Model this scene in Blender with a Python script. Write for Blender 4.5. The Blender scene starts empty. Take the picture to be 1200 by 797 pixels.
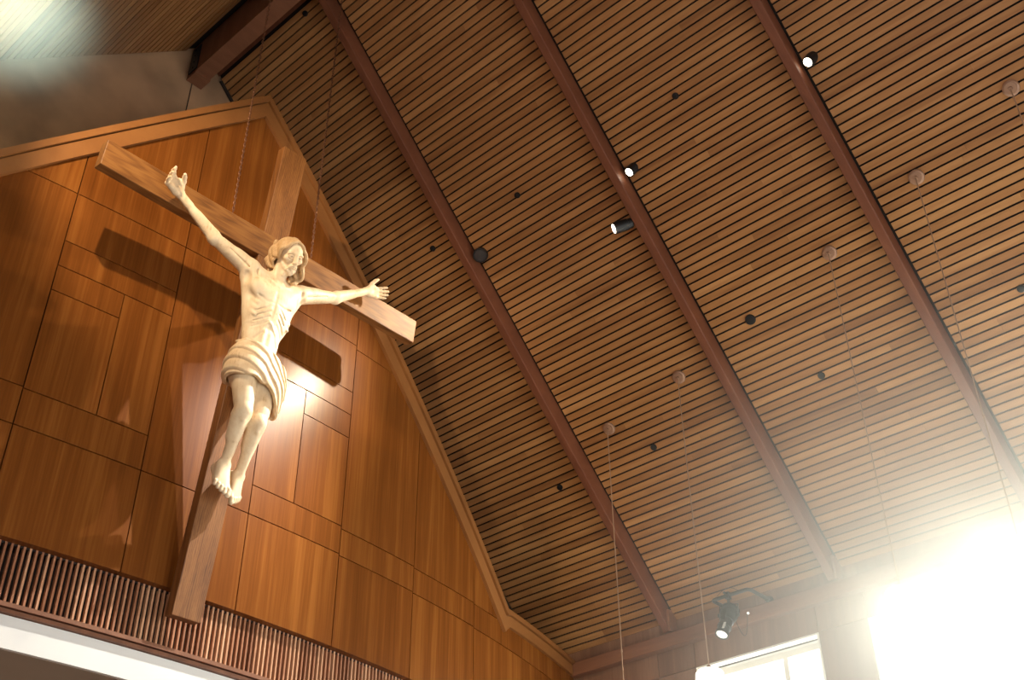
import bpy, math, random
import numpy as np
from mathutils import Vector, Matrix
random.seed(7)
SC = bpy.context.scene
COL = SC.collection
PI = math.pi

# ------------------------------------------------------------------ helpers
class MB:
    """collects polygons, builds ONE mesh object"""
    def __init__(s): s.v = []; s.f = []; s.m = []; s.t = []
    def add(s, vs, fs, mi=0, tone=0.5):
        o = len(s.v); s.v += [tuple(map(float, p)) for p in vs]
        for f in fs: s.f.append([o + i for i in f]); s.m.append(mi); s.t.append(tone)
    def box8(s, p, mi=0, tone=0.5):
        s.add(p, [(0,3,2,1),(4,5,6,7),(0,1,5,4),(1,2,6,5),(2,3,7,6),(3,0,4,7)], mi, tone)
    def box(s, x0, x1, y0, y1, z0, z1, mi=0, tone=0.5):
        s.box8([(x0,y0,z0),(x1,y0,z0),(x1,y1,z0),(x0,y1,z0),(x0,y0,z1),(x1,y0,z1),(x1,y1,z1),(x0,y1,z1)], mi, tone)
    def obox(s, c, ax, ay, az, hx, hy, hz, mi=0, tone=0.5):
        c, ax, ay, az = map(Vector, (c, ax, ay, az)); p = []
        for k in (-1, 1):
            for i, j in ((-1,-1),(1,-1),(1,1),(-1,1)):
                p.append(c + ax*hx*i + ay*hy*j + az*hz*k)
        s.box8(p, mi, tone)
    def bbox(s, c, ax, ay, az, hx, hy, hz, bev, mi=0, tone=0.5):
        """box along az with chamfered long edges"""
        c, ax, ay, az = map(Vector, (c, ax, ay, az)); b = bev
        pr = [(-hx+b,-hy),(hx-b,-hy),(hx,-hy+b),(hx,hy-b),(hx-b,hy),(-hx+b,hy),(-hx,hy-b),(-hx,-hy+b)]
        e = []
        for (w, sc) in ((-hz, 1-b/hx), (-hz+b, 1), (hz-b, 1), (hz, 1-b/hx)):
            e.append([c + ax*x*sc + ay*(y*sc) + az*w for x, y in pr])
        vs = [q for r_ in e for q in r_]; fs = [tuple(range(7,-1,-1)), tuple(range(24,32))]
        for k in range(3):
            for i in range(8):
                j = (i+1) % 8; fs.append((k*8+i, k*8+j, k*8+8+j, k*8+8+i))
        s.add(vs, fs, mi, tone)
    def tube(s, path, rad, n=10, mi=0, tone=0.5, caps=True):
        path = [Vector(p) for p in path]; L = len(path)
        if not hasattr(rad, '__len__'): rad = [rad]*L
        vs = []; up = None
        for i, p in enumerate(path):
            d = (path[min(i+1, L-1)] - path[max(i-1, 0)]).normalized()
            if up is None: up = d.orthogonal().normalized()
            up = (up - d*up.dot(d)).normalized(); w = d.cross(up)
            for k in range(n):
                a = 2*PI*k/n; vs.append(p + (up*math.cos(a) + w*math.sin(a))*rad[i])
        fs = []
        for i in range(L-1):
            for k in range(n):
                j = (k+1) % n; fs.append((i*n+k, i*n+j, i*n+n+j, i*n+n+k))
        if caps: fs.append(tuple(range(n-1,-1,-1))); fs.append(tuple(range((L-1)*n, L*n)))
        s.add(vs, fs, mi, tone)
    def lathe(s, org, axis, prof, n=28, mi=0, tone=0.5):
        """profile = [(distance along axis, radius)...]"""
        org = Vector(org); d = Vector(axis).normalized(); up = d.orthogonal().normalized(); w = d.cross(up); vs = []; fs = []
        for h, r_ in prof:
            for k in range(n):
                a = 2*PI*k/n; vs.append(org + d*h + (up*math.cos(a) + w*math.sin(a))*max(r_, 1e-4))
        for i in range(len(prof)-1):
            for k in range(n):
                j = (k+1) % n; fs.append((i*n+k, i*n+j, i*n+n+j, i*n+n+k))
        fs.append(tuple(range(n-1,-1,-1))); fs.append(tuple(range((len(prof)-1)*n, len(prof)*n)))
        s.add(vs, fs, mi, tone)
    def torus(s, c, ax, ay, R, r, stretch=1.0, n=12, m=6, mi=0):
        c, ax, ay = map(Vector, (c, ax, ay)); az = ax.cross(ay); vs = []; fs = []
        for i in range(n):
            a = 2*PI*i/n; dr = ax*math.cos(a) + ay*math.sin(a); p = c + ax*math.cos(a)*R + ay*math.sin(a)*R*stretch
            for j in range(m):
                b = 2*PI*j/m; vs.append(p + dr*math.cos(b)*r + az*math.sin(b)*r)
        for i in range(n):
            for j in range(m):
                fs.append((i*m+j, ((i+1)%n)*m+j, ((i+1)%n)*m+(j+1)%m, i*m+(j+1)%m))
        s.add(vs, fs, mi)
    def build(s, name, mats, parent=None, smooth=False, origin=None):
        me = bpy.data.meshes.new(name)
        o0 = Vector(origin) if origin is not None else Vector((0,0,0))
        me.from_pydata([tuple(Vector(v)-o0) for v in s.v], [], s.f)
        if not isinstance(mats, (list, tuple)): mats = [mats]
        for m in mats: me.materials.append(m)
        me.polygons.foreach_set('material_index', s.m)
        at = me.attributes.new('tone', 'FLOAT', 'FACE'); at.data.foreach_set('value', s.t)
        if smooth:
            me.polygons.foreach_set('use_smooth', [True]*len(s.f))
            try: me.set_sharp_from_angle(angle=math.radians(40))
            except Exception: pass
        me.update()
        o = bpy.data.objects.new(name, me); COL.objects.link(o)
        if origin is not None: o.location = o0
        if parent is not None:
            o.parent = parent; o.matrix_parent_inverse = Matrix.Identity(4)
            o.location = o0 - Vector(parent.location)
        return o

def empty(name, loc):
    o = bpy.data.objects.new(name, None); COL.objects.link(o); o.location = loc; o.empty_display_size = .1
    return o
def tag(o, label=None, cat=None, group=None, kind=None):
    if label: o['label'] = label
    if cat: o['category'] = cat
    if group: o['group'] = group
    if kind: o['kind'] = kind
    return o
def struct(o): o['kind'] = 'structure'; return o

# ------------------------------------------------------------------ materials
def new_mat(name):
    m = bpy.data.materials.new(name); m.use_nodes = True
    return m, m.node_tree.nodes, m.node_tree.links, m.node_tree.nodes['Principled BSDF']
def nd(N, t, **kw):
    n = N.new(t)
    for k, v in kw.items():
        if hasattr(n, k): setattr(n, k, v)
        else: n.inputs[k].default_value = v
    return n
def ramp(N, stops):
    r = N.new('ShaderNodeValToRGB'); e = r.color_ramp.elements
    e[0].position, e[0].color = stops[0][0], (*stops[0][1], 1)
    e[1].position, e[1].color = stops[-1][0], (*stops[-1][1], 1)
    for p, c in stops[1:-1]:
        k = e.new(p); k.color = (*c, 1)
    return r
def plain(name, col, rough=.6, metal=0, noise=.0, scale=8, emit=None, es=1):
    m, N, L, B = new_mat(name)
    B.inputs['Base Color'].default_value = (*col, 1); B.inputs['Roughness'].default_value = rough; B.inputs['Metallic'].default_value = metal
    if noise:
        tc = nd(N, 'ShaderNodeTexCoord'); no = nd(N, 'ShaderNodeTexNoise', Scale=scale, Detail=5.0)
        L.new(tc.outputs['Object'], no.inputs['Vector'])
        r = ramp(N, [(.3, tuple(c*(1-noise) for c in col)), (.7, tuple(min(1, c*(1+noise)) for c in col))])
        L.new(no.outputs['Fac'], r.inputs['Fac']); L.new(r.outputs['Color'], B.inputs['Base Color'])
    if emit:
        B.inputs['Emission Color'].default_value = (*emit, 1); B.inputs['Emission Strength'].default_value = es
    return m
def wood(name, dark, mid, light, stretch=(14, 14, 1.2), rough=.42, spec=.5, tone=.5, fine=.35, rot=(0,0,0), figure=0.0, bump=.05):
    """grain runs along the least stretched axis; 'tone' face attribute shifts every board"""
    m, N, L, B = new_mat(name)
    tc = nd(N, 'ShaderNodeTexCoord'); mp = nd(N, 'ShaderNodeMapping'); mp.inputs['Scale'].default_value = stretch; mp.inputs['Rotation'].default_value = rot
    at = nd(N, 'ShaderNodeAttribute', attribute_name='tone')
    off = nd(N, 'ShaderNodeVectorMath', operation='SCALE'); off.inputs[0].default_value = (37.3, 71.1, 13.7)
    L.new(at.outputs['Fac'], off.inputs['Scale'])
    ad = nd(N, 'ShaderNodeVectorMath', operation='ADD')
    L.new(tc.outputs['Object'], mp.inputs['Vector']); L.new(mp.outputs['Vector'], ad.inputs[0]); L.new(off.outputs['Vector'], ad.inputs[1])
    n1 = nd(N, 'ShaderNodeTexNoise', Scale=.55, Detail=4.0, Roughness=.6, Distortion=.6); L.new(ad.outputs['Vector'], n1.inputs['Vector'])
    n2 = nd(N, 'ShaderNodeTexNoise', Scale=5.0, Detail=3.0, Roughness=.6, Distortion=.2); L.new(ad.outputs['Vector'], n2.inputs['Vector'])
    mx = nd(N, 'ShaderNodeMath', operation='MULTIPLY_ADD'); mx.inputs[1].default_value = fine
    L.new(n2.outputs['Fac'], mx.inputs[0]); L.new(n1.outputs['Fac'], mx.inputs[2])
    src = mx.outputs[0]
    if figure:
        w = nd(N, 'ShaderNodeTexWave', Scale=.8, Distortion=9.0, Detail=2.0); w.inputs['Detail Scale'].default_value = .8
        L.new(ad.outputs['Vector'], w.inputs['Vector'])
        m3 = nd(N, 'ShaderNodeMath', operation='MULTIPLY_ADD'); m3.inputs[1].default_value = figure
        L.new(w.outputs['Fac'], m3.inputs[0]); L.new(src, m3.inputs[2]); src = m3.outputs[0]
    tn = nd(N, 'ShaderNodeMath', operation='MULTIPLY_ADD'); tn.inputs[1].default_value = tone
    L.new(at.outputs['Fac'], tn.inputs[0]); L.new(src, tn.inputs[2])
    c0 = .5 + fine*.5 + figure*.5 + tone*.5
    r = ramp(N, [(0, dark), (.5, mid), (1, light)])
    mr = nd(N, 'ShaderNodeMapRange'); mr.inputs['From Min'].default_value = c0 - .38; mr.inputs['From Max'].default_value = c0 + .38
    L.new(tn.outputs[0], mr.inputs['Value']); L.new(mr.outputs[0], r.inputs['Fac']); L.new(r.outputs['Color'], B.inputs['Base Color'])
    B.inputs['Roughness'].default_value = rough; B.inputs['Specular IOR Level'].default_value = spec
    if bump:
        bp = nd(N, 'ShaderNodeBump', Strength=bump, Distance=.004); L.new(n2.outputs['Fac'], bp.inputs['Height']); L.new(bp.outputs['Normal'], B.inputs['Normal'])
    return m

M = {}
M['panel'] = wood('wood_panel_veneer', (.098,.028,.005), (.178,.056,.010), (.300,.112,.022), (12, 12, .30), .27, .22, .08, .45, bump=.02)
M['trim'] = wood('wood_trim', (.20,.075,.020), (.26,.105,.030), (.33,.14,.042), (3, 3, 3), .4, .5, .2, .2)
M['slat'] = wood('wood_ceiling_slat', (.185,.074,.024), (.325,.149,.051), (.46,.238,.092), (16, 1.0, 16), .5, .4, .36, .22, bump=0)
M['rafter'] = wood('wood_rafter', (.105,.034,.016), (.155,.052,.025), (.225,.082,.040), (3, 14, 3), .5, .4, .2, .25, rot=(0,0,0))
M['beam'] = wood('wood_plate_beam', (.15,.060,.031), (.22,.092,.048), (.30,.135,.075), (14, 1.2, 14), .5, .4, .2, .25)
M['sidewall'] = wood('wood_side_wall', (.13,.060,.034), (.20,.098,.056), (.31,.165,.10), (14, 14, .9), .5, .4, .25, .3, bump=0)
M['cross'] = wood('oak_cross_beam', (.10,.034,.007), (.215,.086,.020), (.29,.130,.034), (1.2, 26, 26), .5, .4, .1, .55, figure=.30, bump=.2)
M['post'] = wood('oak_cross_post', (.10,.034,.008), (.215,.084,.022), (.29,.126,.036), (26, 26, 1.2), .5, .4, .1, .55, figure=.30, bump=.2)
M['louvre'] = wood('wood_louvre', (.24,.095,.045), (.42,.19,.098), (.66,.38,.22), (9, 9, .6), .45, .4, .55, .2, bump=0)
M['ridge'] = wood('wood_ridge_beam', (.12,.046,.023), (.165,.066,.033), (.21,.09,.048), (3, 14, 3), .6, .3, .2, .25)
M['dark'] = plain('dark_backing', (.012,.008,.006), .9)
M['groove'] = plain('shadow_gap', (.02,.010,.006), .9)
M['black'] = plain('black_metal', (.012,.012,.013), .45, .3)
M['black2'] = plain('painted_black_pipe', (.018,.022,.022), .35, .2)
M['backwall'] = plain('aged_plaster', (.36,.215,.12), .85, 0, .36, 1.3)
M['white'] = plain('white_plaster', (.82,.84,.83), .8, 0, .02, 3)
M['soffit'] = plain('taupe_soffit', (.30,.235,.19), .85, 0, .05, 2)
M['winframe'] = plain('window_paint', (.85,.83,.76), .5, 0, .02, 5)
M['floor'] = plain('terracotta_floor', (.35,.26,.19), .5, 0, .1, 2)
M['otherwall'] = plain('warm_wall', (.52,.42,.32), .8, 0, .05, 2)
M['lens'] = plain('lit_lens', (1,1,1), .2, 0, emit=(1,.88,.66), es=9)
M['lens2'] = plain('faint_lens', (1,1,1), .2, 0, .35, 60, emit=(1,.93,.8), es=.9)  # mottled reflection put into the lens colour, plus a faint glow
M['lensoff'] = plain('unlit_lens', (.03,.03,.035), .15)
M['chain'] = plain('bronze_chain', (.19,.085,.045), .45, .6)
M['canopy'] = plain('bronze_canopy', (.34,.20,.13), .4, .3)
M['cord'] = plain('tan_cord', (.34,.21,.13), .6)
M['chrome'] = plain('chrome', (.8,.8,.78), .15, 1)
M['tape'] = plain('silver_label', (.6,.62,.6), .4)
def opal_mat():
    m, N, L, B = new_mat('opal_glass'); B.inputs['Base Color'].default_value = (.9,.88,.82,1); B.inputs['Emission Color'].default_value = (1,.95,.82,1); B.inputs['Emission Strength'].default_value = 3.0
    tr = nd(N, 'ShaderNodeBsdfTransparent'); mx = nd(N, 'ShaderNodeMixShader'); mx.inputs[0].default_value = .5
    L.new(tr.outputs[0], mx.inputs[1]); L.new(B.outputs[0], mx.inputs[2]); L.new(mx.outputs[0], N['Material Output'].inputs['Surface'])
    return m
M['opal'] = opal_mat()
def glass_mat():
    m, N, L, B = new_mat('window_glass')
    tr = nd(N, 'ShaderNodeBsdfTransparent'); gl = nd(N, 'ShaderNodeBsdfGlossy', Roughness=.03); mx = nd(N, 'ShaderNodeMixShader'); mx.inputs[0].default_value = .06
    L.new(tr.outputs[0], mx.inputs[1]); L.new(gl.outputs[0], mx.inputs[2]); L.new(mx.outputs[0], N['Material Output'].inputs['Surface'])
    return m
M['glass'] = glass_mat()
def carved(name, base, hi, low):
    m, N, L, B = new_mat(name)
    tc = nd(N, 'ShaderNodeTexCoord'); n = nd(N, 'ShaderNodeTexNoise', Scale=9.0, Detail=6.0, Roughness=.7); L.new(tc.outputs['Object'], n.inputs['Vector'])
    mp = nd(N, 'ShaderNodeMapping'); mp.inputs['Scale'].default_value = (60, 60, 4); L.new(tc.outputs['Object'], mp.inputs['Vector'])
    n2 = nd(N, 'ShaderNodeTexNoise', Scale=1.0, Detail=3.0); L.new(mp.outputs[0], n2.inputs['Vector'])
    a = nd(N, 'ShaderNodeMath', operation='MULTIPLY_ADD'); a.inputs[1].default_value = .4; L.new(n2.outputs['Fac'], a.inputs[0]); L.new(n.outputs['Fac'], a.inputs[2])
    r = ramp(N, [(.42, low), (.60, base), (.85, hi)]); L.new(a.outputs[0], r.inputs['Fac']); L.new(r.outputs['Color'], B.inputs['Base Color'])
    B.inputs['Roughness'].default_value = .5; B.inputs['Specular IOR Level'].default_value = .35
    bp = nd(N, 'ShaderNodeBump', Strength=.12, Distance=.004); L.new(n2.outputs['Fac'], bp.inputs['Height']); L.new(bp.outputs['Normal'], B.inputs['Normal'])
    return m
M['skin'] = carved('carved_linden_body', (.78,.59,.37), (.86,.70,.48), (.50,.32,.16))
M['cloth'] = carved('carved_linden_cloth', (.76,.56,.34), (.83,.66,.43), (.50,.32,.16))
M['hair'] = carved('carved_linden_hair', (.52,.33,.16), (.66,.46,.25), (.33,.18,.08))
M['iris'] = plain('dark_stain', (.11,.06,.03), .5)

# ------------------------------------------------------------------ geometry constants (metres, eye level = 0)
XW = 10.0; ZE = 4.68; T = 1.0208           # right wall, eave height, roof slope
XR = 4.23; ZR = ZE + (XW-XR)*T             # ridge
YB = 8.7; YF = -5.2                        # back wall, front of the nave
TL = .925; ZRL = 10.51                     # left slope
XL = -1.6; ZEL = ZRL - (XR-XL)*TL
ZF = -1.6
RR = 16.4; CX, CY = 4.27, 7.17+16.4        # convex apse wall
def W(s, z, off=0.0):
    a = s/RR; return (CX + (RR+off)*math.sin(a), CY - (RR+off)*math.cos(a), z)
S_SIDE = RR*math.asin((XW-CX)/RR)
ZK = 4.55                                  # plate level on top of the screen wall
ZAP = 8.624
def topz(s):                               # top edge of the screen wall
    x = W(s, 0)[0]
    zz = ZAP - abs(x-CX)*1.0208
    return max(zz, ZK)
SK = RR*math.asin(((ZAP-ZK)/1.0208)/RR)

# ------------------------------------------------------------------ screen wall of wooden panels
mb = MB()
def curved_quad(m, s0, s1, zt0, zt1, zb, off, depth, mi, tone, step=.125):
    """panel strip between s0,s1; top heights given by functions zt0(s) (callable), bottom zb"""
    n = max(1, int(math.ceil((s1-s0)/step)))
    ss = [s0 + (s1-s0)*i/n for i in range(n+1)]
    vs = []; fs = []
    for s in ss:
        zt = zt0(s); vs += [W(s, zb, off), W(s, zt, off), W(s, zt, off-depth), W(s, zb, off-depth)]
    for i in range(n):
        a = i*4; b = a+4
        for j in range(4):
            k = (j+1) % 4; fs.append((a+j, b+j, b+k, a+k))
    fs.append((0,1,2,3)); fs.append((n*4+3, n*4+2, n*4+1, n*4))
    m.add(vs, fs, mi, tone)
G = .0045
A_, B_, C_, D_, H_, I_, J_, K5, O_, G_ = 6.36, 5.87, 5.622, 5.385, 5.825, 5.58, 5.335, 4.47, 4.44, 4.19
JX = [-5.5, -4.5, -3.5, -2.52, -1.527, -.535, .452, 1.45, 2.435, 3.43, 4.42, 5.4, S_SIDE]
BAND = 3.37
trimlow = lambda s: topz(s) - .16
rects = []
def col(i, zs):        # stack of horizontals for a column
    s0, s1 = JX[i], JX[i+1]; zs = [BAND] + sorted(zs) + [99]
    for a, b in zip(zs[:-1], zs[1:]): rects.append((s0, s1, a, b))
for i in range(0, 3): col(i, [G_, K5, A_])
col(3, [G_, 4.50, A_])
rects += [(-1.527,-.535,BAND,G_), (-1.527,-.535,G_,4.49), (-1.527,-.965,4.49,D_), (-1.527,-.965,D_,C_), (-.965,-.535,4.49,C_), (-1.527,-.535,C_,B_), (-1.527,-.535,B_,A_), (-1.527,-.535,A_,99)]
col(5, [G_, A_])
rects += [(.452,1.45,BAND,G_), (.452,1.45,G_,4.45), (.452,.891,4.45,I_), (.891,1.45,4.45,J_), (.891,1.45,J_,I_), (.452,1.45,I_,H_), (.452,1.45,H_,A_), (.452,1.45,A_,99)]
col(7, [4.175, 4.425, 6.32]); col(8, [4.165, 4.41, 6.32])
for i in range(9, 12): col(i, [4.155, 4.40])
for s0, s1, z0, z1 in rects:
    tone = random.random()
    a, b = s0+G, s1-G
    # clip where the gable cuts the panel completely away
    f = lambda s, z1=z1, z0=z0: max(min(z1-G, trimlow(s)), z0+G)
    n = 16; ss = [a + (b-a)*i/n for i in range(n+1)]
    good = [s for s in ss if trimlow(s) > z0+G+.004]
    if not good: continue
    curved_quad(mb, good[0], good[-1], f, None, z0+G, 0.0, .069, 0, tone, .06)
struct(mb.build('wall_front', M['panel']))
mb = MB()   # dark backing behind the joints
curved_quad(mb, JX[0], S_SIDE, lambda s: topz(s)-.02, None, BAND-.01, -.070, .12, 0, .5)
curved_quad(mb, JX[0], S_SIDE, lambda s: BAND-.012, None, 2.945, -.180, .10, 0, .5)
struct(mb.build('trim_7', M['groove']))

# gable moulding: thin cap + board, following the rake then the level plate
def ribbon(m, u0, u1, o0, o1, tone=.5, smax=S_SIDE-.001):
    """band between u0 and u1 below the top edge (in z), protruding o1 from o0"""
    ss = sorted(set([-5.5] + [-5.5+i*.1 for i in range(200) if -5.5+i*.1 < smax] + [0.0, SK, -SK, smax]))
    sc = lambda s, u: u if abs(s) < SK else u*.60
    vs = []; fs = []
    for s in ss:
        zt = topz(s); k = 1.0 if abs(s) < SK-1e-6 else (.60 if abs(s) > SK+1e-6 else .78)
        vs += [W(s, zt-u1*k, o1), W(s, zt-u0*k, o1), W(s, zt-u0*k, o0), W(s, zt-u1*k, o0)]
    for i in range(len(ss)-1):
        a = i*4; b = a+4
        for j in range(4):
            k = (j+1) % 4; fs.append((a+j, b+j, b+k, a+k))
    fs.append((0,1,2,3)); e = (len(ss)-1)*4; fs.append((e+3,e+2,e+1,e))
    m.add(vs, fs, 0, tone)
mb = MB()
ribbon(mb, 0, .085, -.14, .055, .4)
ribbon(mb, .10, .285, -.01, .035, .7)
struct(mb.build('trim_1', M['trim']))

# band of vertical louvre slats under the panels, rail, white lintel, soffit
mb = MB(); s = -5.4
pitch = .0432
while s < S_SIDE-.05:
    tone = random.random(); w = .0078
    p = [W(s-w, 2.93, -.092), W(s+w, 2.93, -.092), W(s+w, 2.93, -.062), W(s-w, 2.93, -.062)]
    q = [(x, y, BAND+.002) for x, y, _ in p]
    mb.box8([p[3], p[2], p[1], p[0], q[3], q[2], q[1], q[0]], 0, tone)
    s += pitch
struct(mb.build('trim_2', M['louvre']))
mb = MB()
curved_quad(mb, -5.5, S_SIDE-.002, lambda s: 2.935, None, 2.905, .03, .20, 0, .5)
curved_quad(mb, -5.5, S_SIDE-.002, lambda s: 2.898, None, 2.872, .012, .11, 0, .2)
struct(mb.build('trim_3', M['beam']))
mb = MB()
curved_quad(mb, -5.5, S_SIDE-.002, lambda s: 2.868, None, 2.655, -.02, .30, 0, .5)
struct(mb.build('trim_8', M['white']))
mb = MB()
curved_quad(mb, -5.5, S_SIDE-.002, lambda s: 2.654, None, 2.648, -.035, 1.3, 0, .5)
struct(mb.build('trim_4', M['soffit']))
mb = MB()
mb.box(XL, XW, YB, YB+.2, ZF, 2.6, 0)
struct(mb.build('wall_altar', M['otherwall']))

# ------------------------------------------------------------------ back gable wall above the screen
mb = MB()
def gable(m, y, th, mi, zlow=2.6):
    pts = [(XL, zlow), (XW, zlow), (XW, ZE+.05), (XR, ZR+.05), (XL, ZEL+.05)]
    vs = [(x, y, z) for x, z in pts] + [(x, y+th, z) for x, z in pts]
    m.add(vs, [(0,1,2,3,4), (9,8,7,6,5)] + [(i, (i+1) % 5, (i+1) % 5+5, i+5)[::-1] for i in range(5)], mi)
gable(mb, YB+.006, .2, 0)
struct(mb.build('wall_back', [M['backwall']]))
mb = MB()   # joint in the plaster and edge bead along the roof
mb.box(4.195, 4.205, YB-.001, YB+.01, 9.0, 9.93, 0)
mb.obox(((XW+XR+.3)/2, YB-.012, ZE+(XW-(XW+XR+.3)/2)*T-.035), (1,0,-T), (0,1,0), (T,0,1), (XW-XR-.3)/2*.998, .012, .012, 0)
struct(mb.build('trim_5', M['groove']))

# ------------------------------------------------------------------ slatted ceiling
nR = 101; pit = (XW-4.50)/97.0
nrm = Vector((-T,0,-1)).normalized(); dn = Vector((1,0,-T)).normalized()
nrmL = Vector((TL,0,-1)).normalized(); dnL = Vector((-1,0,-TL)).normalized()
mb = MB()
RY = [6.76, 4.76, 2.76, .76, -1.24, -3.24]      # front (camera side) faces of the rafters, 9 cm thick
bays = []
ends = [YB-.012]
for y in RY: bays.append((y+.085, ends[-1])); ends.append(y-.028)
bays.append((YF+.01, ends[-1]))
NS = int((XW-XR)/ .05705)
for side in (0, 1):
    n_ = nrm if side == 0 else nrmL; d_ = dn if side == 0 else dnL
    for k in range(NS):
        u0 = .05705*k; u1 = u0 + .0452
        if side == 0:
            if XW-u1 < 4.50: continue
            P0 = Vector((XW-u0, 0, ZE+u0*T)); P1 = Vector((XW-u1, 0, ZE+u1*T))
        else:
            k2 = .05705*k; xa = XL + k2; xb = xa + .0455
            if xb > 4.05: continue
            P0 = Vector((xa, 0, ZRL-(XR-xa)*TL)); P1 = Vector((xb, 0, ZRL-(XR-xb)*TL))
        for (y0, y1) in bays:
            cuts = [y0, y1]
            if random.random() < .35: cuts.insert(1, y0 + (y1-y0)*random.uniform(.2, .8))
            for ya, yb in zip(cuts[:-1], cuts[1:]):
                g = .0006
                p = [P0+Vector((0,ya+g,0)), P1+Vector((0,ya+g,0)), P1+Vector((0,yb-g,0)), P0+Vector((0,yb-g,0))]
                q = [v - n_*.02 for v in p]
                mb.box8(p+q, 0, min(1, max(0, random.gauss(.5, .26))))
ceil = struct(mb.build('ceiling', [M['slat']]))
mb = MB()   # dark felt deck above the slats
for (xa, za, xb, zb) in ((XW+.1, ZE-.1*T, XR, ZR), (XR, ZRL, XL-.1, ZEL-.1*TL)):
    o = .05
    mb.box8([(xa,YF,za+o),(xb,YF,zb+o),(xb,YB+.2,zb+o),(xa,YB+.2,za+o),(xa,YF,za+o+.12),(xb,YF,zb+o+.12),(xb,YB+.2,zb+o+.12),(xa,YB+.2,za+o+.12)])
struct(mb.build('ceiling', M['dark']))
mb = MB()   # plain boards either side of the ridge
mb.box8([(4.505,YF+.01,ZE+(XW-4.505)*T-.004),(XR,YF+.01,ZR-.004),(XR,YB,ZR-.004),(4.505,YB,ZE+(XW-4.505)*T-.004),(4.505,YF+.01,ZE+(XW-4.505)*T+.03),(XR,YF+.01,ZR+.03),(XR,YB,ZR+.03),(4.505,YB,ZE+(XW-4.505)*T+.03)])
struct(mb.build('trim_6', M['rafter']))

# ridge beam with its bearing block
rb = empty('ridge_beam', (XR, YB, 9.95)); tag(rb, 'dark brown ridge beam running overhead from the plaster back wall', 'beam')
mb = MB(); mb.box(4.125, 4.315, YF+.02, YB-.005, 9.95, 10.43)
mb.build('beam', M['ridge'], rb)
mb = MB(); mb.box(4.122, 4.318, 8.515, YB-.004, 9.915, 9.948)
mb.build('bearing_block', M['ridge'], rb)
mb = MB()
mb.box(4.108, 4.121, 8.50, 8.66, 9.97, 10.36)
for z in (10.02, 10.12, 10.22, 10.31): mb.lathe((4.121, 8.58, z), (-1,0,0), [(0,.014),(.02,.014),(.024,.008)], 8)
mb.build('steel_plate', M['black'], rb)

# rafters, right slope (and their twins on the left slope)
def rafter(y, side, label, depth=.172, w=.088):
    r = MB(); n_ = nrm if side == 0 else nrmL
    if side == 0:
        xe, ze, xt = 9.90, ZE+.10*T, 4.318
        a = [(xt, ZE+(XW-xt)*T), (xe, ze)]
    else:
        xe, xt = XL+.1, 4.122
        a = [(xt, ZRL-(XR-xt)*TL), (xe, ZRL-(XR-xe)*TL)]
    dz = depth/abs(n_.z); b = .006
    (x0, z0), (x1, z1) = a
    y0, y1 = y, y+w
    vs = []
    for x, z in ((x0, z0), (x1, z1)):
        vs += [(x,y0,z+.03),(x,y0,z-dz+b),(x,y0+b,z-dz),(x,y1-b,z-dz),(x,y1,z-dz+b),(x,y1,z+.03)]
    r.add(vs, [(5,4,3,2,1,0),(6,7,8,9,10,11)] + [(i, (i+1) % 6, (i+1) % 6+6, i+6) for i in range(6)])
    ro = r.build('roof_rafter', M['rafter'], origin=(x1, y, z1))
    if side == 0:
        bk = MB(); bk.box(9.86, 9.998, y-.027, y-.001, 4.525, ZE+.085); bk.build('end_block', M['beam'], ro)
    return tag(ro, label, 'beam', 'rafters of the right roof slope' if side == 0 else 'rafters of the left roof slope')
RL = ['reddish brown roof rafter nearest the crucifix, carrying the dark unlit spotlight',
      'reddish brown roof rafter with two lit spotlights, ending beside the theatre light',
      'reddish brown roof rafter with the single topmost spotlight, ending in the window glare']
for i, y in enumerate(RY[:3]): rafter(y, 0, RL[i])
rafter(RY[3], 0, 'reddish brown roof rafter nearest the camera, right of the topmost spotlight rafter')
for i, y in enumerate(RY[:4]): rafter(y, 1, ['left slope rafter nearest the back wall', 'left slope rafter second from the back wall', 'left slope rafter third from the back wall', 'left slope rafter nearest the camera'][i])

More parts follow.
